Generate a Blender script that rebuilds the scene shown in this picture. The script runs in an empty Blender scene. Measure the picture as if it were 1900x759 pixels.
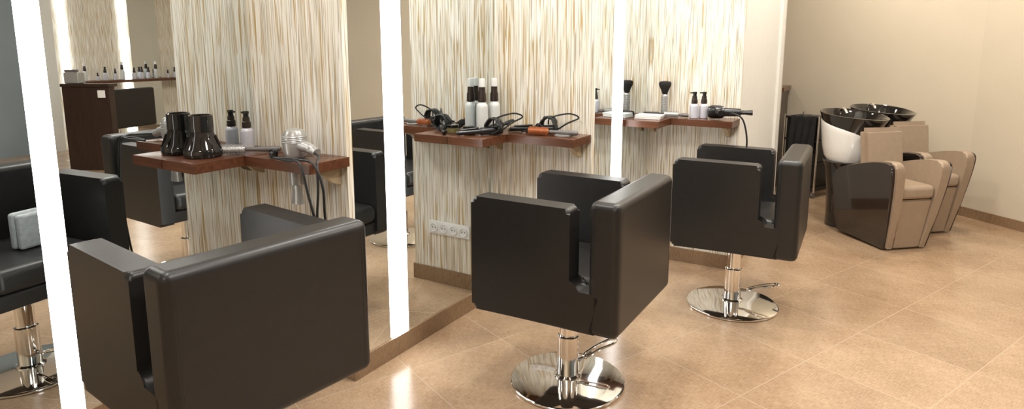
import bpy, bmesh, math, random
from mathutils import Vector, Matrix
random.seed(7)
sc=bpy.context.scene
try:
    sc.view_settings.view_transform='Standard'; sc.view_settings.look='None'
except Exception: pass

# ------------------------------------------------ materials
def new_mat(name):
    m=bpy.data.materials.new(name);m.use_nodes=True
    nt=m.node_tree;return m,nt,nt.nodes['Principled BSDF']
def simple(name,col,rough=.5,metal=0,noise=.06,nscale=30,bump=0,bscale=200,coat=0,trans=0,emit=None,es=0,spec=None):
    m,nt,b=new_mat(name)
    tc=nt.nodes.new('ShaderNodeTexCoord')
    n=nt.nodes.new('ShaderNodeTexNoise');n.inputs['Scale'].default_value=nscale;n.inputs['Detail'].default_value=3
    nt.links.new(tc.outputs['Object'],n.inputs['Vector'])
    r=nt.nodes.new('ShaderNodeValToRGB')
    r.color_ramp.elements[0].position=.3;r.color_ramp.elements[1].position=.7
    r.color_ramp.elements[0].color=tuple(max(0,c*(1-noise)) for c in col)+(1,)
    r.color_ramp.elements[1].color=tuple(min(1,c*(1+noise)) for c in col)+(1,)
    nt.links.new(n.outputs['Fac'],r.inputs['Fac']);nt.links.new(r.outputs['Color'],b.inputs['Base Color'])
    b.inputs['Roughness'].default_value=rough;b.inputs['Metallic'].default_value=metal
    if coat:b.inputs['Coat Weight'].default_value=coat;b.inputs['Coat Roughness'].default_value=.05
    if trans:b.inputs['Transmission Weight'].default_value=trans
    if spec is not None:b.inputs['Specular IOR Level'].default_value=spec
    if emit:
        b.inputs['Emission Color'].default_value=emit+(1,);b.inputs['Emission Strength'].default_value=es
    if bump:
        n2=nt.nodes.new('ShaderNodeTexNoise');n2.inputs['Scale'].default_value=bscale;n2.inputs['Detail'].default_value=2
        nt.links.new(tc.outputs['Object'],n2.inputs['Vector'])
        bp=nt.nodes.new('ShaderNodeBump');bp.inputs['Strength'].default_value=bump;bp.inputs['Distance'].default_value=.002
        nt.links.new(n2.outputs['Fac'],bp.inputs['Height']);nt.links.new(bp.outputs['Normal'],b.inputs['Normal'])
    return m
M={}
M['leather']=simple('black_leather',(.0155,.0146,.0142),.36,noise=.10,bump=.08,bscale=350)
M['chrome']=simple('chrome',(.88,.87,.85),.06,1,noise=.02)
M['mirror']=simple('mirror_glass',(.80,.84,.85),.0,1,noise=.0)
M['tube']=simple('light_diffuser',(1,1,1),.4,emit=(1,.99,.97),es=6)
M['cream']=simple('cream_paint',(.64,.56,.44),.75,noise=.02,nscale=3,bump=.1)
M['white']=simple('white_paint',(.76,.75,.71),.5,noise=.02)
M['greyblue']=simple('grey_blue_paint',(.24,.29,.32),.5,noise=.05,nscale=2)
M['ceil']=simple('ceiling_paint',(.8,.78,.74),.8,noise=.02)
M['blackp']=simple('black_plastic',(.012,.012,.013),.25,noise=.1)
M['collar']=simple('dark_brown_collar',(.028,.018,.014),.3,noise=.1)
M['blackg']=simple('black_gloss',(.010,.009,.009),.06,noise=.1,coat=.5)
M['rubber']=simple('black_cable',(.010,.010,.010),.5,noise=.1)
M['bristle']=simple('black_bristle',(.012,.011,.010),.8,noise=.3,bump=.8,bscale=400)
M['silver']=simple('silver_plastic',(.46,.46,.45),.32,.5,noise=.04)
M['bottle']=simple('pearl_bottle',(.58,.58,.64),.28,.1,noise=.04)
M['bottlew']=simple('white_bottle',(.66,.68,.66),.28,.1,noise=.03)
M['clear']=simple('frosted_cap',(.75,.76,.74),.15,noise=.02)
M['orange']=simple('copper_barrel',(.40,.13,.045),.4,.3,noise=.3,nscale=200,bump=.6,bscale=300)
M['grey']=simple('grey_plastic',(.14,.13,.125),.4,noise=.05)
M['jar']=simple('amber_jar',(.25,.2,.08),.2,noise=.1)
M['shell']=simple('white_ceramic',(.85,.85,.83),.1,noise=.01,coat=.5)
M['taupe']=simple('taupe_leather',(.34,.255,.18),.42,noise=.04,bump=.12,bscale=300)
M['brownlac']=simple('dark_brown_lacquer',(.020,.014,.012),.10,noise=.1,coat=.5)
M['paper']=simple('paper',(.70,.70,.68),.7,noise=.03)
M['towel']=simple('grey_white_towel',(.46,.49,.50),.9,noise=.12,nscale=60,bump=.5,bscale=250)
M['cloth']=simple('black_cloth',(.010,.010,.011),.9,noise=.3,nscale=15)
M['socket']=simple('white_socket',(.86,.86,.84),.35,noise=.01)
M['pale']=simple('pale_bracket_wood',(.46,.36,.23),.5,noise=.1,nscale=12)

def wood(name,c0,c1,rough,axis=(3,40,40)):
    m,nt,b=new_mat(name)
    tc=nt.nodes.new('ShaderNodeTexCoord');mp=nt.nodes.new('ShaderNodeMapping');mp.inputs['Scale'].default_value=axis
    n=nt.nodes.new('ShaderNodeTexNoise');n.inputs['Scale'].default_value=1.5;n.inputs['Detail'].default_value=5
    r=nt.nodes.new('ShaderNodeValToRGB');r.color_ramp.elements[0].position=.3;r.color_ramp.elements[1].position=.7
    r.color_ramp.elements[0].color=c0+(1,);r.color_ramp.elements[1].color=c1+(1,)
    nt.links.new(tc.outputs['Object'],mp.inputs['Vector']);nt.links.new(mp.outputs['Vector'],n.inputs['Vector'])
    nt.links.new(n.outputs['Fac'],r.inputs['Fac']);nt.links.new(r.outputs['Color'],b.inputs['Base Color'])
    b.inputs['Roughness'].default_value=rough
    return m
M['wood']=wood('dark_red_wood',(.080,.030,.015),(.125,.048,.024),.25)
M['desk']=wood('dark_wenge_wood',(.020,.010,.007),(.04,.020,.014),.3,(30,30,3))

def wallpaper():
    m,nt,b=new_mat('streaked_wallpaper')
    tc=nt.nodes.new('ShaderNodeTexCoord')
    def streak(scale,seed,lo,hi,det=0):
        mp=nt.nodes.new('ShaderNodeMapping');mp.inputs['Scale'].default_value=scale;mp.inputs['Location'].default_value=(seed,seed*2,seed*3)
        n=nt.nodes.new('ShaderNodeTexNoise');n.inputs['Scale'].default_value=1;n.inputs['Detail'].default_value=det;n.inputs['Roughness'].default_value=.5
        r=nt.nodes.new('ShaderNodeMapRange');r.inputs[1].default_value=lo;r.inputs[2].default_value=hi
        nt.links.new(tc.outputs['Object'],mp.inputs['Vector']);nt.links.new(mp.outputs['Vector'],n.inputs['Vector']);nt.links.new(n.outputs['Fac'],r.inputs[0])
        return r.outputs[0]
    def mix(a,bcol,f):
        x=nt.nodes.new('ShaderNodeMix');x.data_type='RGBA'
        nt.links.new(f,x.inputs[0])
        if isinstance(a,tuple):x.inputs[6].default_value=a+(1,)
        else:nt.links.new(a,x.inputs[6])
        x.inputs[7].default_value=bcol+(1,)
        return x.outputs[2]
    c=mix((.71,.65,.52),(.83,.79,.69),streak((170,170,3.2),1,.40,.60))
    c=mix(c,(.50,.35,.15),streak((200,200,4.2),5,.60,.66))
    c=mix(c,(.44,.40,.32),streak((220,220,4.6),9,.62,.68))
    c=mix(c,(.90,.88,.81),streak((200,200,4.0),13,.57,.63))
    nt.links.new(c,b.inputs['Base Color']);b.inputs['Roughness'].default_value=.5
    return m
M['wallpaper']=wallpaper()

def tile(name,base,dark,mortar,grid=True,rough=.28):
    m,nt,b=new_mat(name)
    L=nt.links.new
    tc=nt.nodes.new('ShaderNodeTexCoord');mp=nt.nodes.new('ShaderNodeMapping')
    mp.inputs['Rotation'].default_value=(0,0,math.atan2(.386,.922));mp.inputs['Location'].default_value=(1.334,-1.126,0)
    L(tc.outputs['Object'],mp.inputs['Vector'])
    n=nt.nodes.new('ShaderNodeTexNoise');n.inputs['Scale'].default_value=2.4;n.inputs['Detail'].default_value=4;n.inputs['Roughness'].default_value=.6
    L(mp.outputs['Vector'],n.inputs['Vector'])
    ms=[]
    for s in((300,30,40),(30,300,40)):
        q=nt.nodes.new('ShaderNodeMapping');q.inputs['Scale'].default_value=s
        k=nt.nodes.new('ShaderNodeTexNoise');k.inputs['Scale'].default_value=1;k.inputs['Detail'].default_value=2
        L(mp.outputs['Vector'],q.inputs['Vector']);L(q.outputs['Vector'],k.inputs['Vector']);ms.append(k)
    ad=nt.nodes.new('ShaderNodeMath');ad.operation='ADD';L(ms[0].outputs['Fac'],ad.inputs[0]);L(ms[1].outputs['Fac'],ad.inputs[1])
    a2=nt.nodes.new('ShaderNodeMath');a2.operation='MULTIPLY_ADD';a2.inputs[1].default_value=.42;L(ad.outputs[0],a2.inputs[0])
    a3=nt.nodes.new('ShaderNodeMath');a3.operation='MULTIPLY';a3.inputs[1].default_value=.50;L(n.outputs['Fac'],a3.inputs[0]);L(a3.outputs[0],a2.inputs[2])
    r=nt.nodes.new('ShaderNodeValToRGB');r.color_ramp.elements[0].position=.52;r.color_ramp.elements[1].position=.80
    r.color_ramp.elements[0].color=dark+(1,);r.color_ramp.elements[1].color=base+(1,)
    L(a2.outputs[0],r.inputs['Fac'])
    out=r.outputs['Color']
    if grid:
        bk=nt.nodes.new('ShaderNodeTexBrick');bk.offset=0;bk.squash=1
        bk.inputs['Scale'].default_value=1;bk.inputs['Mortar Size'].default_value=.0020;bk.inputs['Mortar Smooth'].default_value=.1
        bk.inputs['Brick Width'].default_value=.475;bk.inputs['Row Height'].default_value=.475
        bk.inputs['Color1'].default_value=(1,1,1,1);bk.inputs['Color2'].default_value=(.88,.88,.87,1);bk.inputs['Mortar'].default_value=(1,1,1,1)
        L(mp.outputs['Vector'],bk.inputs['Vector'])
        mu=nt.nodes.new('ShaderNodeMix');mu.data_type='RGBA';mu.blend_type='MULTIPLY';mu.inputs[0].default_value=1
        L(out,mu.inputs[6]);L(bk.outputs['Color'],mu.inputs[7])
        mx=nt.nodes.new('ShaderNodeMix');mx.data_type='RGBA';L(bk.outputs['Fac'],mx.inputs[0]);L(mu.outputs[2],mx.inputs[6]);mx.inputs[7].default_value=mortar+(1,)
        out=mx.outputs[2]
    L(out,b.inputs['Base Color'])
    b.inputs['Roughness'].default_value=rough
    bp=nt.nodes.new('ShaderNodeBump');bp.inputs['Strength'].default_value=.10;bp.inputs['Distance'].default_value=.001
    L(ad.outputs[0],bp.inputs['Height']);L(bp.outputs['Normal'],b.inputs['Normal'])
    if grid:b.inputs['Specular IOR Level'].default_value=.9
    return m
M['floor']=tile('floor_tiles',(.545,.385,.250),(.33,.208,.122),(.50,.385,.275),rough=.20)
M['base']=tile('baseboard_tile',(.31,.205,.12),(.20,.12,.065),(.4,.3,.2),grid=False,rough=.35)

# ------------------------------------------------ mesh helpers
col=sc.collection
def finish(bm,name,mat,parent=None,smooth=True,wn=True,mods=None,loc=(0,0,0),rot=0):
    bmesh.ops.remove_doubles(bm,verts=bm.verts,dist=1e-6)
    bmesh.ops.recalc_face_normals(bm,faces=bm.faces)
    me=bpy.data.meshes.new(name)
    for f in bm.faces:f.smooth=smooth
    if smooth:
        for e in bm.edges:
            if len(e.link_faces)==2 and e.calc_face_angle(0)>.75:e.smooth=False
    bm.to_mesh(me);bm.free()
    if isinstance(mat,str):mat=[mat]
    for m in mat:me.materials.append(M[m])
    ob=bpy.data.objects.new(name,me);col.objects.link(ob)
    ob.location=loc;ob.rotation_euler=(0,0,rot)
    if parent:ob.parent=parent
    if wn and smooth:
        w=ob.modifiers.new('wn','WEIGHTED_NORMAL');w.keep_sharp=True
    return ob
def bbox(bm,x0,x1,y0,y1,z0,z1,bev=0,seg=3,mi=0):
    vs=[bm.verts.new((x,y,z)) for x in(x0,x1) for y in(y0,y1) for z in(z0,z1)]
    F=[(0,1,3,2),(4,6,7,5),(0,4,5,1),(2,3,7,6),(0,2,6,4),(1,5,7,3)]
    fs=[bm.faces.new([vs[i] for i in f]) for f in F]
    for f in fs:f.material_index=mi
    if bev:
        es=list({e for f in fs for e in f.edges})
        bmesh.ops.bevel(bm,geom=es,offset=bev,segments=seg,profile=.5,affect='EDGES')
    return vs
def lathe(bm,prof,seg=32,cx=0,cy=0,M4=None,mi=0,sx=1,sy=1):
    rings=[]
    for r,z in prof:
        ring=[]
        for i in range(seg):
            a=2*math.pi*i/seg;v=Vector((cx+r*math.cos(a)*sx,cy+r*math.sin(a)*sy,z))
            if M4:v=M4@v
            ring.append(bm.verts.new(v))
        rings.append(ring)
    for a,b in zip(rings,rings[1:]):
        for i in range(seg):
            f=bm.faces.new((a[i],a[(i+1)%seg],b[(i+1)%seg],b[i]));f.material_index=mi
    for ring in(rings[0],rings[-1]):
        f=bm.faces.new(ring);f.material_index=mi
def cat(pts,n=8,closed=False):
    P=[Vector(p) for p in pts];out=[];N=len(P)
    rng=range(N) if closed else range(N-1)
    for i in rng:
        if closed:p0,p1,p2,p3=P[(i-1)%N],P[i],P[(i+1)%N],P[(i+2)%N]
        else:p0,p1,p2,p3=P[max(i-1,0)],P[i],P[i+1],P[min(i+2,N-1)]
        for k in range(n):
            t=k/n
            out.append(.5*((2*p1)+(-p0+p2)*t+(2*p0-5*p1+4*p2-p3)*t*t+(-p0+3*p1-3*p2+p3)*t**3))
    if not closed:out.append(P[-1])
    return out
def tube(bm,pts,r,seg=8,closed=False,mi=0):
    P=[Vector(p) for p in pts];N=len(P);rings=[]
    rr=r if isinstance(r,(list,tuple)) else [r]*N
    up=None
    for i in range(N):
        if closed:t=(P[(i+1)%N]-P[i-1])
        else:t=P[min(i+1,N-1)]-P[max(i-1,0)]
        if t.length<1e-9:t=Vector((0,0,1))
        t.normalize()
        if up is None:
            up=Vector((0,0,1)) if abs(t.z)<.9 else Vector((1,0,0))
        up=(up-t*up.dot(t)).normalized();s=t.cross(up)
        rings.append([bm.verts.new(P[i]+(up*math.cos(2*math.pi*k/seg)+s*math.sin(2*math.pi*k/seg))*rr[i]) for k in range(seg)])
    for i in range(N if closed else N-1):
        a,b=rings[i],rings[(i+1)%N]
        for k in range(seg):
            f=bm.faces.new((a[k],a[(k+1)%seg],b[(k+1)%seg],b[k]));f.material_index=mi
    if not closed:
        for ring in(rings[0],rings[-1]):
            f=bm.faces.new(ring);f.material_index=mi
def prism(bm,poly,y0,y1,bev=0,seg=3,axis='y',mi=0):
    def mk(p,t):
        return (p[0],t,p[1]) if axis=='y' else (p[0],p[1],t)
    A=[bm.verts.new(mk(p,y0)) for p in poly];B=[bm.verts.new(mk(p,y1)) for p in poly]
    fs=[bm.faces.new(A),bm.faces.new(B)]
    n=len(poly)
    for i in range(n):fs.append(bm.faces.new((A[i],A[(i+1)%n],B[(i+1)%n],B[i])))
    for f in fs:f.material_index=mi
    if bev:
        es=list({e for f in fs[:2] for e in f.edges})
        bmesh.ops.bevel(bm,geom=es,offset=bev,segments=seg,profile=.5,affect='EDGES')
    return A+B
def rpoly(pts,rad,n=5):
    out=[];N=len(pts)
    for i in range(N):
        p=Vector(pts[i]);r=rad[i]
        if r<=0:out.append((p.x,p.y));continue
        a=(Vector(pts[i-1])-p).normalized();b=(Vector(pts[(i+1)%N])-p).normalized()
        for k in range(n+1):
            t=k/n*math.pi/2
            q=p+a*r*(1-math.sin(t))+b*r*(1-math.cos(t))
            out.append((q.x,q.y))
    return out
def empty(name,loc=(0,0,0),rot=0):
    e=bpy.data.objects.new(name,None);e.empty_display_size=.1;e.location=loc;e.rotation_euler=(0,0,rot);col.objects.link(e);return e
def tag(o,label,cat_,group=None):
    o['label']=label;o['category']=cat_
    if group:o['group']=group
    return o
def dup(o,loc=None,rot=None,parent=None):
    n=o.copy()
    col.objects.link(n)
    if parent:
        n.parent=parent;n.matrix_parent_inverse=o.matrix_parent_inverse.copy()
    if loc is not None:n.location=loc
    if rot is not None:n.rotation_euler=(0,0,rot)
    for c in [c for c in o.children]:dup(c,parent=n)
    return n
def struct(o):o['kind']='structure';return o
def sbox(name,mat,x0,x1,y0,y1,z0,z1,bev=0):
    bm=bmesh.new();bbox(bm,x0,x1,y0,y1,z0,z1,bev,2)
    return struct(finish(bm,name,mat,smooth=bool(bev)))
def wallseg(name,mat,p,q,z0,z1,th=.08):
    d=Vector((q[0]-p[0],q[1]-p[1]));n=Vector((-d.y,d.x)).normalized()*th
    bm=bmesh.new();prism(bm,[p,q,(q[0]+n.x,q[1]+n.y),(p[0]+n.x,p[1]+n.y)],z0,z1,axis='z')
    return struct(finish(bm,name,mat,smooth=False))

# ------------------------------------------------ room
X1,Y1=-2.345,1.738
X2,Y2=-1.80,2.788
X3,Y3=-1.337,3.876
O1,O2,O3=-1.80,-1.242,-.784
HB=.088;CZ=2.75;T=.03
sbox('floor','floor',-3.6,4.8,-2.7,8.0,-.1,0)
sbox('ceiling','ceil',-3.6,4.8,-2.7,8.0,CZ,CZ+.1)
sbox('wall_left','white',-2.5,X1-.03,-2.7,Y1+T,0,CZ)
sbox('wall_left_stepped','white',-2.0,X2-.03,Y1+T+.01,Y2+T,0,CZ)
sbox('wall_left_inner','white',-1.6,X3-.03,Y2+T+.01,Y3,0,CZ)
sbox('wall_divider','wallpaper',X1-.02,O1,Y1,Y1+T,0,CZ)
sbox('wall_divider','wallpaper',X2-.02,O2,Y2,Y2+T,0,CZ)
sbox('wall_divider','wallpaper',X3-.02,O3-.002,Y3,Y3+.04,0,CZ)
sbox('wall_end','white',-1.45,O3,Y3+.04,5.08,0,CZ)
sbox('trim_1','white',-1.47,O3+.02,5.08,5.22,0,CZ,.004)
sbox('trim_2','chrome',O3+.02,O3+.026,5.195,5.215,0,CZ)
for a in((X1,O1,Y1),(X2,O2,Y2),(X3,O3,Y3)):
    sbox('baseboard_divider','base',a[0]+.008,a[1]+.008,a[2]-.010,a[2]-.0005,0,HB,.002)
for a in((O1,Y1),(O2,Y2)):
    sbox('baseboard_divider_end','base',a[0]+.0005,a[0]+.008,a[1]-.0003,a[1]+T+.004,0,HB,.001)
for a in((X1,-2.0,Y1),(X2,Y1+T,Y2),(X3,Y2+T,Y3)):
    sbox('baseboard_mirror','base',a[0]-.02,a[0]+.007,a[1],a[2]-.001,0,HB,.002)
sbox('baseboard_end','base',O3,O3+.010,Y3,5.08,0,HB,.002)
A=(-1.25,7.2);B=(.53,6.14);C=(1.05,5.66);D=(4.65,6.0)
wallseg('wall_back_left','cream',(-3.6,7.2),A,0,CZ)
wallseg('wall_back','cream',A,B,0,CZ)
wallseg('wall_back_right','cream',B,C,0,CZ)
wallseg('wall_far_right','cream',C,D,0,CZ)
def bseg(name,p,q):
    d=Vector((q[0]-p[0],q[1]-p[1]));n=Vector((d.y,-d.x)).normalized()*.012
    bm=bmesh.new();prism(bm,[p,q,(q[0]+n.x,q[1]+n.y),(p[0]+n.x,p[1]+n.y)],0,.075,axis='z')
    return struct(finish(bm,name,'base',smooth=False))
bseg('baseboard_back',A,B);bseg('baseboard_back_right',B,C);bseg('baseboard_far_right',C,D)
sbox('wall_storage','cream',-3.6,-3.5,3.9,7.2,0,CZ)
sbox('wall_front','cream',-2.5,4.7,-2.7,-2.6,0,CZ)
sbox('wall_right','greyblue',4.6,4.7,-2.6,3.82,0,CZ)
sbox('wall_right_pier','white',4.55,4.7,3.82,4.0,0,CZ)
sbox('wall_right_papered','wallpaper',4.6,4.7,4.0,6.05,0,CZ)

mir=[(X1,-1.2,Y1-.001,.947,.066),(X2,Y1+T+.002,Y2-.001,2.010,.098),(X3,Y2+T+.002,Y3-.001,3.345,.105)]
for i,(x,y0,y1,ys,wd) in enumerate(mir):
    e=empty('wall_mirror',(x,(y0+y1)/2,HB))
    tag(e,'full-height salon wall mirror with a vertical lit strip','mirror','full-height salon mirrors')
    h=(y1-y0)/2
    bm=bmesh.new();bbox(bm,-.026,0,-h,h,0,2.55);finish(bm,'mirror_glass','mirror',e,smooth=False)
    bm=bmesh.new();yc=ys-(y0+y1)/2;bbox(bm,.0005,.012,yc-wd/2,yc+wd/2,0.002,2.54,.003,2)
    finish(bm,'light_strip','tube',e)['label']='glowing white light strip'

# ------------------------------------------------ styling chair
def styling_chair():
    e=empty('styling_chair')
    cx=.027;L=.291;W=.297;u=.369;ta=.806;tb=.842;t=.110
    bx=cx+L-t
    bm=bmesh.new();bbox(bm,bx,cx+L,-W,W,u,tb,.026,7)
    for yy in(-W+.030,W-.030):
        tube(bm,[(cx+L-.0010,yy,u+.03),(cx+L-.0010,yy,tb-.03)],.0017,6)
    finish(bm,'backrest','leather',e)
    sw=.068;sl=bx-sw;zb=.55
    for s in(-1,1):
        poly=rpoly([(cx-L,u),(bx+.024,u),(bx+.024,zb-.03),(bx-.001,zb-.03),(sl,zb-.03),(sl,ta),(cx-L,ta)],[.02,0,0,.03,.033,.020,.026])
        bm=bmesh.new()
        y0,y1=(-W,-W+.080) if s<0 else (W-.080,W)
        prism(bm,poly,y0,y1,.016,5)
        finish(bm,'armrest','leather',e)
    bm=bmesh.new();bbox(bm,cx-L+.015,bx+.012,-W+.076,W-.076,u+.003,.44,.012,3);finish(bm,'seat_base','leather',e)
    bm=bmesh.new();bbox(bm,cx-L-.005,bx+.012,-W+.082,W-.082,.44,.535,.035,6);finish(bm,'seat_cushion','leather',e)
    bm=bmesh.new()
    lathe(bm,[(.054,.020),(.054,.034),(.043,.040),(.043,.20),(.039,.203),(.034,.21),(.034,.345),(.09,.350),(.09,u+.001)],32)
    finish(bm,'column','chrome',e)
    bm=bmesh.new()
    lathe(bm,[(.225,0),(.231,.004),(.231,.010),(.225,.015),(.16,.022),(.06,.029),(.04,.030)],64)
    finish(bm,'base_plate','chrome',e)
    bm=bmesh.new()
    tube(bm,cat([(.03,.0,.085),(.07,.012,.088),(.11,.025,.10)],6),.0065,8)
    loop=cat([(.08,.005,.092),(.14,.015,.115),(.20,.02,.13),(.225,.045,.135),(.20,.062,.13),(.14,.05,.115),(.08,.03,.095)],6,closed=True)
    tube(bm,loop,.0055,8,closed=True)
    finish(bm,'foot_pump','chrome',e)
    return e
ch=styling_chair()
G='black cube styling chairs'
def place(o,x,y,r,oxo=-.027):
    c,s=math.cos(r),math.sin(r)
    o.location=(x+c*oxo,y+s*oxo,0);o.rotation_euler=(0,0,r)
chairs=[(-1.637,1.082,-.112),(-1.030,2.180,.009),(-.635,3.336,.043),(3.58,4.20,math.pi-.2)]
tag(ch,'black leather cube styling chair on a round chrome base','chair',G)
for i,c in enumerate(chairs):
    o=ch if i==0 else dup(ch)
    place(o,*c)
    pr0={1:.75,2:0.0,3:0.0}
    if i:
        for k_ in o.children:
            if k_.name.startswith('foot_pump'):k_.rotation_euler=(0,0,pr0[i])
    if i==0:o['label']='black leather cube styling chair with a folded towel on its seat'
    elif i==3:o['label']='black leather cube styling chair beside the dark reception desk'
    else:o['label']='black leather cube styling chair on a round chrome base'
for k_ in ch.children:
    if k_.name.startswith('foot_pump'):k_.rotation_euler=(0,0,2.7)

bm=bmesh.new()
for k in range(2):bbox(bm,-.060+.004*k,.060-.003*k,-.035+.033*k,-.003+.033*k,0,.150-.006*k,.013,4)
t=finish(bm,'folded_towel','towel',loc=(-1.69,1.13,.537),rot=1.35)
tag(t,'grey white folded towel standing on a chair seat','towel')

# ------------------------------------------------ shelves
ZS=.93
def shelf(x,y,w,label):
    e=empty('wall_shelf',(x,y,ZS));tag(e,label,'shelf','dark wood tool shelves')
    sa,D1,D2=.20,.41,.20
    bm=bmesh.new()
    prism(bm,[(.002,-.002),(.002,-D1),(sa,-D1),(sa,-D2),(w,-D2),(w,-.002)],-.038,0,.002,2,axis='z')
    b=finish(bm,'shelf_board','wood',e)
    for px in(.04,w-.06):
        bm=bmesh.new()
        poly=[(-.003,-.0385),(-.13,-.0385),(-.125,-.052),(-.08,-.068),(-.045,-.10),(-.003,-.115)]
        A_=[bm.verts.new((px-.011,p[0],p[1])) for p in poly];B_=[bm.verts.new((px+.011,p[0],p[1])) for p in poly]
        bm.faces.new(A_);bm.faces.new(B_)
        for i in range(len(poly)):
            j=(i+1)%len(poly);bm.faces.new((A_[i],A_[j],B_[j],B_[i]))
        finish(bm,'shelf_bracket','pale',e,smooth=False)
    return e,b
s1,b1=shelf(X1,Y1,.56,'dark wood stepped shelf holding diffusers and a silver dryer')
s2,b2=shelf(X2,Y2,.555,'dark wood stepped shelf holding spray bottles and curling irons')
s3,b3=shelf(X3,Y3,.555,'dark wood stepped shelf holding a neck duster and bottles')
def hole(b,x,y,r):
    bm=bmesh.new();lathe(bm,[(r,-.1),(r,.1)],32)
    c=finish(bm,'cutter','wood',wn=False);c.parent=b;c.location=(x,y,0)
    bpy.context.view_layer.update()
    m=b.modifiers.new('hole','BOOLEAN');m.object=c;m.operation='DIFFERENCE';m.solver='EXACT'
    bpy.context.view_layer.update()
    dg=bpy.context.evaluated_depsgraph_get()
    me=bpy.data.meshes.new_from_object(b.evaluated_get(dg))
    b.modifiers.clear();b.data=me
    bpy.data.objects.remove(c)
DX,DY=-1.945,1.615
hole(b1,DX-X1,DY-Y1,.036)
hole(b2,.455,-.10,.036)

# ------------------------------------------------ tools
def spray(h,body,clear,name='spray_bottle',r=.026):
    e=empty(name)
    hb=h*.56;hn=h*.28
    bm=bmesh.new();lathe(bm,[(r*.9,0),(r,.004),(r,hb*.8),(r*.92,hb*.9),(r*.6,hb*.98),(r*.45,hb)],28);finish(bm,'bottle_body',body,e)
    bm=bmesh.new();lathe(bm,[(r*.66,hb),(r*.70,hb+.004),(r*.66,hb+hn*.55),(r*.56,hb+hn*.6),(r*.52,hb+hn)],24);finish(bm,'bottle_collar','collar',e)
    bm=bmesh.new()
    if clear:
        lathe(bm,[(r*.55,hb+hn),(r*.58,hb+hn+.003),(r*.55,h-.006),(r*.4,h)],24);finish(bm,'bottle_cap','clear',e)
    else:
        lathe(bm,[(r*.4,hb+hn),(r*.4,h-.012),(r*.5,h-.010),(r*.45,h)],20)
        tube(bm,[(0,0,h-.006),(-r*1.05,0,h-.007)],.004,8);finish(bm,'spray_nozzle','blackp',e)
    return e
def diffuser():
    bm=bmesh.new()
    lathe(bm,[(.066,0),(.070,.004),(.071,.022),(.066,.034),(.056,.055),(.047,.080),(.042,.095),(.044,.098),(.043,.158),(.039,.161),(.035,.158),(.034,.10)],40)
    for k in range(10):
        a=2*math.pi*k/10
        tube(bm,[(.068*math.cos(a),.068*math.sin(a),.030),(.049*math.cos(a),.049*math.sin(a),.080)],.003,6)
    return finish(bm,'hairdryer_diffuser','blackg')
def round_brush(p,q,barrel,handle,label,rb=.02,frac=.42):
    p=Vector(p);q=Vector(q);e=empty('round_brush',p);d=(q-p);L=d.length;d.normalize()
    bm=bmesh.new()
    n=[d*L*t for t in(0,.01,.03,frac-.03,frac-.01,frac)]
    tube(bm,n,[.004,.013,.014,.014,.013,.005],16)
    up=Vector((0,0,1));s=d.cross(up).normalized();up=s.cross(d)
    for i in range(16):
        t=(.03+(frac-.06)*i/15)*L
        for k in range(14):
            a=2*math.pi*(k+.5*(i%2))/14;w=up*math.cos(a)+s*math.sin(a)
            tube(bm,[d*t+w*.012,d*t+w*rb],.0011,4)
    finish(bm,'brush_barrel',barrel,e)
    bm=bmesh.new();ts=[frac,frac+.03,frac+.1,.7,.9,.98,1];rs=[.006,.009,.008,.011,.012,.010,.004]
    tube(bm,[d*L*t for t in ts],rs,14);finish(bm,'brush_handle',handle,e)
    return tag(e,label,'hairbrush')
def coil(bm,c,R,n,r=.0035,tilt=.3,vert=.9,seedv=0):
    rnd=random.Random(seedv);pts=[]
    N=n*14
    for i in range(N):
        a=2*math.pi*i/14
        k=i/N
        pts.append(Vector((c[0]+R*math.cos(a)*(1-.15*math.sin(3*a+k))+rnd.uniform(-.004,.004),c[1]+(k-.5)*R*1.1+.3*R*math.sin(a)*tilt,c[2]+R*vert*math.sin(a)+rnd.uniform(-.003,.003))))
    tube(bm,cat(pts,2),r,6)
def curling_iron(p,q,label,loopdir=1,seedv=1):
    p=Vector(p);q=Vector(q);e=empty('curling_iron',p);d=q-p;L=d.length;d.normalize()
    bm=bmesh.new();tube(bm,[d*L*t for t in(0,.02,.06,.5)],[.003,.008,.011,.013],14)
    tube(bm,[d*L*.1+Vector((0,0,.013)),d*L*.48+Vector((0,0,.018))],.005,8)
    finish(bm,'iron_barrel','blackp',e)
    bm=bmesh.new();tube(bm,[d*L*t for t in(.5,.53,.6,.9,.98,1)],[.014,.019,.018,.021,.018,.006],14)
    finish(bm,'iron_handle','blackp',e)
    bm=bmesh.new();c=d*L*.80+Vector((0,0,.022));coil(bm,c,.040,7,.0048,seedv=seedv)
    end=d*L
    tube(bm,cat([end,end+d*.05+Vector((0,-.01,.03)),end+d*.10*loopdir+Vector((0,0,.055)),end+d*.05+Vector((0,.0,.075)),end-d*.04+Vector((0,0,.055)),c],8),.004,6)
    finish(bm,'power_cord','rubber',e)
    return tag(e,label,'curling iron')

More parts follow.
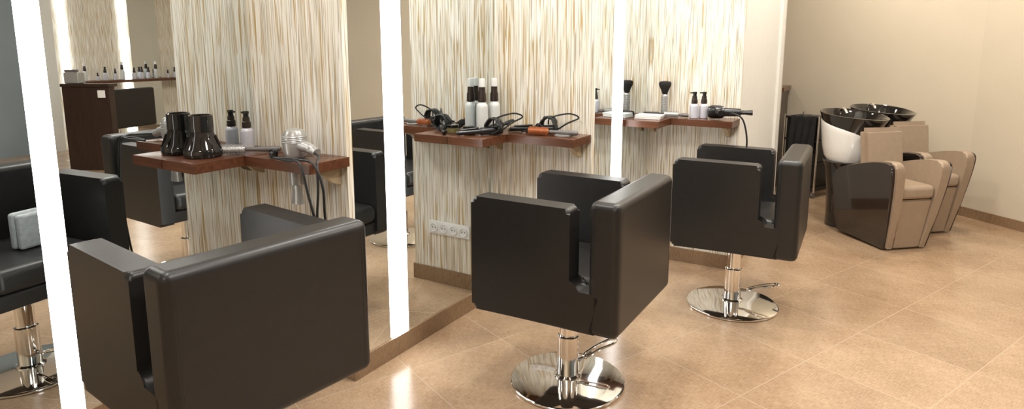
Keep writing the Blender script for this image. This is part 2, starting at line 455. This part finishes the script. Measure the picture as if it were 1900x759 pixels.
z=ZS+.001
dif=diffuser();dif.location=(-2.272,1.45,z);tag(dif,'glossy black hair dryer diffuser standing on a wood shelf','diffuser')
bt=spray(.155,'bottle',False);bt.location=(-2.295,1.665,z);tag(bt,'pearl grey bottle with a dark pump on a shelf','bottle','pearl bottles with dark pumps')
round_brush((-2.245,1.50,z+.021),(-2.085,1.665,z+.016),'silver','grey','round hairbrush with a silver barrel and grey handle')
def dryer(mat,name='hair_dryer'):
    e=empty(name)
    bm=bmesh.new();lathe(bm,[(.014,.112),(.034,.105),(.044,.086),(.046,.055),(.044,.022),(.038,.004),(.030,0)],32)
    for k in range(4):
        lathe(bm,[(.0458,.084-.007*k),(.0475,.082-.007*k),(.0462,.080-.007*k)],32)
    finish(bm,'dryer_body',mat,e)
    bm=bmesh.new();lathe(bm,[(.030,.004),(.028,-.06),(.026,-.10),(.026,-.105)],28)
    lathe(bm,[(.027,-.10),(.024,-.13),(.031,-.180)],28,sx=1,sy=.6)
    finish(bm,'dryer_nozzle',mat,e)
    bm=bmesh.new();tube(bm,cat([(.03,0,.050),(.07,.004,.045),(.10,.006,.036),(.125,.006,.028)],5),[.021]*5+[.020]*5+[.017]*6,16)
    finish(bm,'dryer_handle',mat,e)
    return e
dr=dryer('silver');dr.location=(DX,DY,z+.001);dr.rotation_euler=(0,0,-.1)
tag(dr,'silver hair dryer hanging nozzle down through a shelf','hair dryer')
bm=bmesh.new()
tube(bm,cat([(-.025,0,.016),(.03,-.03,.012),(.075,-.08,.0),(.095,-.10,-.10),(.085,-.105,-.25),(.10,-.10,-.40),(.125,-.09,-.46),(.135,-.08,-.38),(.115,-.09,-.2),(.115,-.095,-.08),(.08,-.10,.0),(-.0,-.085,.006),(-.09,-.09,.006),(-.13,-.10,.004)],8),.0048,6)
tube(bm,cat([(-.13,-.10,.004),(-.04,-.112,.004),(.03,-.118,-.0),(.06,-.115,-.10),(.09,-.11,-.24),(.075,-.10,-.48),(.05,-.09,-.65)],8),.0048,6)
finish(bm,'power_cord','rubber',dr,loc=(.15,0,.012),rot=.1)
bm=bmesh.new();lathe(bm,[(.012,0),(.016,.003),(.016,.018),(.010,.024)],20)
coil(bm,(.0,0,.022),.018,3,.003,vert=.4)
k=finish(bm,'cord_clip','rubber',loc=(-2.02,1.575,z));tag(k,'black looped cord bundle lying on a wood shelf','cable')

bA=spray(.262,'bottlew',True,r=.030);bA.location=(-1.742,2.70,z);tag(bA,'tall white spray bottle with dark collar and clear cap','bottle','tall white spray bottles')
bB=dup(bA,(-1.766,2.625,z))
bm=bmesh.new();lathe(bm,[(.026,0),(.028,.003),(.028,.026),(.024,.028)],28)
jar=empty('hair_wax_jar',(-1.752,2.49,z));finish(bm,'jar_body','jar',jar)
bm=bmesh.new();lathe(bm,[(.0285,.028),(.0295,.030),(.0295,.040),(.027,.042)],28);finish(bm,'jar_lid','blackg',jar);tag(jar,'small amber jar with a glossy black lid','jar')
curling_iron((-1.765,2.40,z+.014),(-1.615,2.58,z+.022),'black curling iron with its cord wound in a coil',1,2)
ci2=curling_iron((-1.64,2.68,z+.014),(-1.395,2.735,z+.022),'black curling iron with a long cord loop',1,5)
round_brush((-1.50,2.62,z+.022),(-1.27,2.695,z+.014),'orange','grey','round hairbrush with copper orange bristles and grey handle',.021,.42)
round_brush((-1.70,2.60,z+.019),(-1.66,2.755,z+.045),'bristle','blackp','black round hairbrush lying among spray bottles',.018,.5)
bm=bmesh.new()
tube(bm,cat([(-.11,-.03,.0045),(-.07,.02,.0045),(-.03,-.02,.006),(.0,.03,.016),(.04,.0,.045),(.08,-.02,.03),(.05,-.03,.0045),(.0,-.02,.0045),(-.04,.03,.0045),(.02,.05,.0045),(.10,.03,.0045),(.14,.05,.0045)],8),.0042,6)
finish(bm,'power_cord','rubber',ci2,loc=(.11,.02,-.014))
bm=bmesh.new();lathe(bm,[(.037,-.002),(.044,.0005),(.044,.003),(.037,.004),(.035,.002)],32)
rg=finish(bm,'holder_ring','silver',s2,loc=(.455,-.10,.0005))
so=empty('socket_strip',(-1.50,Y2-.001,.33));tag(so,'white four-way wall socket strip on wallpaper','socket')
bm=bmesh.new();bbox(bm,-.14,.14,-.012,0,-.038,.038,.004,3);finish(bm,'socket_frame','socket',so)
for i in range(4):
    bm=bmesh.new()
    R=Matrix.Translation((-.103+.0687*i,-.0122,0))@Matrix.Rotation(math.radians(90),4,'X')
    lathe(bm,[(.026,0),(.0265,.008),(.0225,.0085),(.020,.0015),(.001,.0012)],28,M4=R)
    for s in(-1,1):
        lathe(bm,[(.0040,.001),(.0040,.0022)],10,M4=R@Matrix.Translation((s*.0095,0,0)),mi=1)
    finish(bm,'socket_outlet',['socket','grey'],so,wn=False)

nd=empty('neck_duster',(-1.215,3.80,z));tag(nd,'neck duster brush with ribbed silver handle and black bristles','brush')
bm=bmesh.new();pr=[(.018,0)]
for k in range(11):pr+=[(.021,.004+.011*k),(.021,.010+.011*k),(.018,.012+.011*k)]
pr.append((.014,.130));lathe(bm,pr,28);finish(bm,'brush_handle','silver',nd)
bm=bmesh.new();lathe(bm,[(.014,.130),(.017,.138),(.025,.16),(.036,.182),(.038,.196),(.034,.206),(.02,.210)],28);finish(bm,'brush_bristles','bristle',nd)
for x_,y_ in((-1.020,3.755),(-.972,3.785)):
    q=dup(bt,(x_,y_,z))
round_brush((-1.185,3.70,z+.02),(-1.05,3.75,z+.015),'silver','grey','round hairbrush with silver barrel and dark handle',.02,.6)
bm=bmesh.new()
for k in range(3):bbox(bm,-.075+.002*k,.075+.003*k,-.05,.05,.008*k,.008*k+.0075,.001,1)
m_=finish(bm,'paper_stack','paper',loc=(-1.24,3.60,z),rot=.1);tag(m_,'small stack of white papers on a wood shelf','paper')
bd=dryer('blackp');bd.location=(-.850,3.77,z+.043);bd.rotation_euler=(math.radians(90),0,math.radians(-75))
bd.scale=(.85,.85,.85)
tag(bd,'black hair dryer lying on a wood shelf','hair dryer')
bm=bmesh.new();tube(bm,cat([(-.795,3.665,z+.043),(-.77,3.64,z+.05),(-.72,3.64,z+.02),(-.695,3.65,z-.08),(-.70,3.67,z-.18),(-.73,3.71,z-.28)],8),.0048,6)
kk=finish(bm,'power_cord','rubber');kk.parent=bd
bpy.context.view_layer.update();kk.matrix_parent_inverse=bd.matrix_world.inverted()
bm=bmesh.new();bbox(bm,-.05,.05,-.018,.018,0,.03,.012,3);bbox(bm,.045,.075,-.015,.015,.004,.024,.004,2)
cl=finish(bm,'hair_clipper','blackp',rot=.4);cl.location=(-1.26,3.70,z);tag(cl,'black hair clipper on a wood shelf','clipper')

# ------------------------------------------------ shampoo chairs
def warp(ob,k0=.72):
    for v in ob.data.vertices:
        f=k0+(1-k0)*min(1,max(0,v.co.z/.6));v.co.y*=f
def shampoo_chair():
    e=empty('shampoo_chair')
    ctrl=[(.0,.005),(-.44,.02),(-.475,.14),(-.50,.30),(-.48,.42),(-.41,.495),(-.27,.545),(-.10,.59),(.02,.605),(.070,.595),(.085,.55),(.075,.42),(.04,.20)]
    sm=[(p.x,p.y) for p in cat([(c[0],c[1],0) for c in ctrl[1:]],4)]
    ctrl=[ctrl[0]]+sm
    def off(c,d):
        cx=sum(p[0] for p in c)/len(c);cz=sum(p[1] for p in c)/len(c)
        o=[]
        for p in c:
            v=Vector((p[0]-cx,p[1]-cz));l=v.length;v=v*(l+d)/l;o.append((cx+v.x,cz+v.y))
        return o
    for s in(-1,1):
        bm=bmesh.new();a,b=(.205,.235)
        prism(bm,off(ctrl,-.006),s*a,s*b,.003,2);o=finish(bm,'side_panel','brownlac',e);warp(o)
        bm=bmesh.new();prism(bm,[(p[0]+.012,max(.012,p[1]+.004)) for p in ctrl],s*.140,s*.206,.014,4);o=finish(bm,'armrest','taupe',e);warp(o)
    bm=bmesh.new();bbox(bm,-.40,.075,-.139,.139,.36,.45,.03,5);o=finish(bm,'seat_cushion','taupe',e);warp(o)
    bm=bmesh.new()
    vs=bbox(bm,-.05,.06,-.139,.139,.012,.355)
    for v in vs:
        if v.co.z<.1 and v.co.x>0:v.co.x-=.05
    bmesh.ops.bevel(bm,geom=list(bm.edges),offset=.008,segments=2,affect='EDGES')
    o=finish(bm,'front_panel','taupe',e);warp(o)
    bm=bmesh.new();vs=bbox(bm,-.285,-.215,-.165,.165,.44,.79)
    for v in vs:v.co.x-=(v.co.z-.44)*.14
    bmesh.ops.bevel(bm,geom=list(bm.edges),offset=.030,segments=6,affect='EDGES')
    finish(bm,'backrest','taupe',e)
    cx=-.60
    bm=bmesh.new();lathe(bm,[(.105,0),(.12,.004),(.118,.10),(.125,.28),(.15,.45),(.172,.50),(.16,.505)],40,cx=cx-.01);finish(bm,'basin_stand','blackg',e)
    def bowl(bm,prof,seg=56):
        rings=[]
        for (r,zz,fx,tl) in prof:
            ring=[]
            for i in range(seg):
                a=2*math.pi*i/seg;c,s=math.cos(a),math.sin(a)
                rx=r*(1+fx*max(0,c)**2);ring.append(bm.verts.new((cx+rx*c,r*.92*s,zz-tl*c)))
            rings.append(ring)
        for a,b in zip(rings,rings[1:]):
            for i in range(seg):bm.faces.new((a[i],a[(i+1)%seg],b[(i+1)%seg],b[i]))
        bm.faces.new(rings[0]);bm.faces.new(rings[-1])
    bm=bmesh.new();bowl(bm,[(.155,.506,0,0),(.178,.54,0,.003),(.196,.61,0,.015),(.207,.70,0,.03),(.213,.74,0,.042),(.216,.775,.0,.05),(.210,.785,0,.05),(.195,.75,0,.045),(.16,.62,0,.02),(.10,.56,0,0)])
    finish(bm,'basin_shell','shell',e)
    bm=bmesh.new();bowl(bm,[(.15,.69,0,.02),(.19,.725,.06,.04),(.207,.775,.12,.045),(.215,.818,.26,.025),(.224,.850,.40,.018),(.226,.858,.42,.018),(.217,.860,.40,.018),(.195,.838,.22,.018),(.17,.785,.05,.01),(.125,.722,0,0),(.05,.705,0,0)])
    finish(bm,'basin_bowl','blackg',e)
    bm=bmesh.new();tube(bm,cat([(cx-.12,.0,.75),(cx-.13,0,.85),(cx-.11,0,.88),(cx-.08,0,.88),(cx-.05,0,.85)],6),.011,12);finish(bm,'faucet','chrome',e)
    return e
sh=shampoo_chair();ang=math.atan2(-.74,.67)
sh.location=(.122,4.89,0);sh.rotation_euler=(0,0,ang);tag(sh,'taupe shampoo chair with white and black wash basin','shampoo chair','taupe shampoo chairs with basins')
sh2=dup(sh,(.290,5.42,0),ang)

# ------------------------------------------------ storage corner
e=empty('storage_cabinet',(-1.25,6.75,0));tag(e,'dark wood storage cabinet with a thick top','cabinet')
bm=bmesh.new();bbox(bm,-.30,.30,-.22,.22,0,.92,.003,2);finish(bm,'cabinet_body','desk',e)
bm=bmesh.new();bbox(bm,-.32,.32,-.24,.24,.921,.96,.003,2);finish(bm,'cabinet_top','wood',e)
for s in(-1,1):
    bm=bmesh.new();bbox(bm,-.145,.145,-.012,0,.04,.90,.003,2);finish(bm,'cabinet_door','desk',e,loc=(.149*s,-.221,0))
qb=dup(bA,(-1.02,6.62,.962));qb['label']='tall white spray bottle standing on the storage cabinet'
del qb['group']
tr=empty('salon_trolley',(-.66,6.36,0));tr.rotation_euler=(0,0,-.45);tag(tr,'black salon trolley on castors with an open side shelf','trolley')
bm=bmesh.new();bbox(bm,-.17,.17,-.15,.15,.06,.10,.005,2)
for zz in(.30,.50,.70):bbox(bm,-.17,.17,-.15,.15,zz,zz+.02,.005,2)
finish(bm,'trolley_shelf','blackp',tr)
bm=bmesh.new()
for a in(-.165,.165):
    for b in(-.145,.145):tube(bm,[(a,b,.05),(a,b,.74)],.009,10)
finish(bm,'trolley_frame','chrome',tr)
bm=bmesh.new()
bbox(bm,-.155,.155,-.13,.13,.101,.297,.006,2);bbox(bm,-.155,.155,-.13,.13,.321,.497,.006,2);bbox(bm,-.155,.155,-.13,.13,.521,.697,.006,2)
finish(bm,'trolley_drawer','blackp',tr)
for a in(-.15,.15):
    for b in(-.13,.13):
        bm=bmesh.new();R=Matrix.Translation((a,b,.025))@Matrix.Rotation(math.radians(90),4,'Y')
        lathe(bm,[(.020,-.010),(.025,-.008),(.025,.008),(.020,.010)],20,M4=R);bbox(bm,a-.006,a+.006,b-.006,b+.006,.03,.062)
        finish(bm,'castor','grey',tr)
bm=bmesh.new();nx,nz=26,22
grid=[]
for i in range(nx+1):
    rowv=[]
    for j in range(nz+1):
        u_=i/nx;v_=j/nz
        x_=-.10+.26*u_
        drop=v_*.5
        if drop<.14:y_=-.02-drop;zz=.728+.004*math.sin(u_*20)
        else:y_=-.160-.016*(1+math.sin(u_*22+v_*2))*min(1,(drop-.14)*5);zz=.728-(drop-.14)-.03*math.sin(u_*5)
        rowv.append(bm.verts.new((x_*(1-.15*v_),y_,zz)))
    grid.append(rowv)
for i in range(nx):
    for j in range(nz):bm.faces.new((grid[i][j],grid[i+1][j],grid[i+1][j+1],grid[i][j+1]))
cp=finish(bm,'hairdressing_cape','cloth',loc=(-.66,6.36,0),rot=-.45,wn=False);tag(cp,'black cape draped over a salon trolley','cape')
sm=cp.modifiers.new('s','SOLIDIFY');sm.thickness=.003

# ------------------------------------------------ opposite side of the room (seen in the mirrors)
dk=empty('reception_desk',(2.97,3.71,0),-.54);tag(dk,'dark brown wood reception desk','desk')
bm=bmesh.new();bbox(bm,-.27,.24,-.26,-.16,0,.915,.003,2);finish(bm,'desk_body','desk',dk)
bm=bmesh.new();bbox(bm,-.28,.25,-.27,-.12,.916,.95,.003,2);finish(bm,'desk_top','desk',dk)
bm=bmesh.new();bbox(bm,-.04,.04,-.01,0,.80,.88,.003,2);finish(bm,'desk_socket','socket',dk,loc=(-.19,-.261,0))
pr_=empty('card_terminal',(3.01,3.485,.951),-.54);tag(pr_,'grey card printer on the reception desk','printer')
bm=bmesh.new();bbox(bm,-.08,.08,-.055,.055,0,.12,.01,3);finish(bm,'printer_body','silver',pr_)
bm=bmesh.new();bbox(bm,-.07,.07,-.05,-.02,.121,.15,.004,2);finish(bm,'printer_cover','grey',pr_)
om=empty('wall_mirror',(4.595,5.15,0));tag(om,'tall mirror mounted on a wallpapered wall','mirror')
bm=bmesh.new();bbox(bm,-.02,.0,-.2,.2,0,2.5);finish(bm,'mirror_glass','mirror',om,smooth=False)
for yy in(4.13,4.88):
    bm=bmesh.new();bbox(bm,-.02,0,-.045,.045,0,2.5,.004,2)
    o=finish(bm,'light_strip','tube',loc=(4.595,yy,0));tag(o,'vertical glowing white light strip on a wall','lamp','vertical wall light strips')
os_=empty('wall_shelf',(4.45,4.95,.90));tag(os_,'long dark wood shelf crowded with hair products','shelf')
bm=bmesh.new();bbox(bm,-.14,.12,-.75,.85,-.035,0,.002,2);finish(bm,'shelf_board','wood',os_)
rs=random.Random(3)
for i in range(13):
    yy=4.27+i*.118+rs.uniform(-.02,.02)
    src=bt if i%4 else bA
    o=dup(src,(4.38+.09*rs.random(),yy,.901))
    k_=rs.uniform(.65,1.15) if i%4 else rs.uniform(.8,1.0);o.scale=(k_*rs.uniform(.9,1.1),)*2+(k_,)
    o['label']='hair product bottle with a dark pump on a long shelf' if i%4 else 'tall white spray bottle on a long shelf'
    o['group']='hair products on the long shelf'

# ------------------------------------------------ lights
def area(x,y,z_,p,size,colr=(1,.86,.68),tgt=None,shape='DISK',spread=None):
    l=bpy.data.lights.new('ceiling_lamp','AREA');l.energy=p;l.size=size;l.color=colr;l.shape=shape
    if spread:l.spread=spread
    o=bpy.data.objects.new('ceiling_lamp',l);o.location=(x,y,z_);col.objects.link(o)
    if tgt:
        d=Vector(tgt)-Vector((x,y,z_));o.rotation_euler=d.to_track_quat('-Z','Y').to_euler()
    return o
W_=(1,.96,.90);Wm=(1,.93,.82)
zl=CZ-.03
area(-1.55,1.0,zl,18,.35,W_)
area(-1.0,2.2,zl,22,.25,W_)
area(-.6,3.3,zl,22,.25,W_)
area(-.2,4.4,zl,22,.2,Wm)
area(.1,1.3,zl,26,.4,W_)
area(.6,3.0,zl,32,.25,Wm)
area(.3,5.3,zl,15,.2,Wm)
area(-.45,5.9,zl,18,.2,Wm,(-.2,6.8,1.6))
area(2.4,1.5,zl,12,.5,W_)
area(3.0,3.9,zl,12,.4,W_)
area(0,-1.3,zl,40,.8,W_)
area(-2.2,6.0,zl,8,.3,Wm)
w=bpy.data.worlds.new('world');sc.world=w;w.use_nodes=True
w.node_tree.nodes['Background'].inputs[0].default_value=(.9,.85,.78,1);w.node_tree.nodes['Background'].inputs[1].default_value=.3

# ------------------------------------------------ camera
cam=bpy.data.cameras.new('camera');co=bpy.data.objects.new('camera',cam);col.objects.link(co)
cam.sensor_width=36;cam.sensor_fit='HORIZONTAL';cam.lens=1179.6/1900*36
cam.shift_y=-(379.5-277.8)/1900;cam.clip_start=.02
co.location=(0,0,1.35);co.rotation_euler=(math.pi/2-.1613,0,.5451)
sc.camera=co
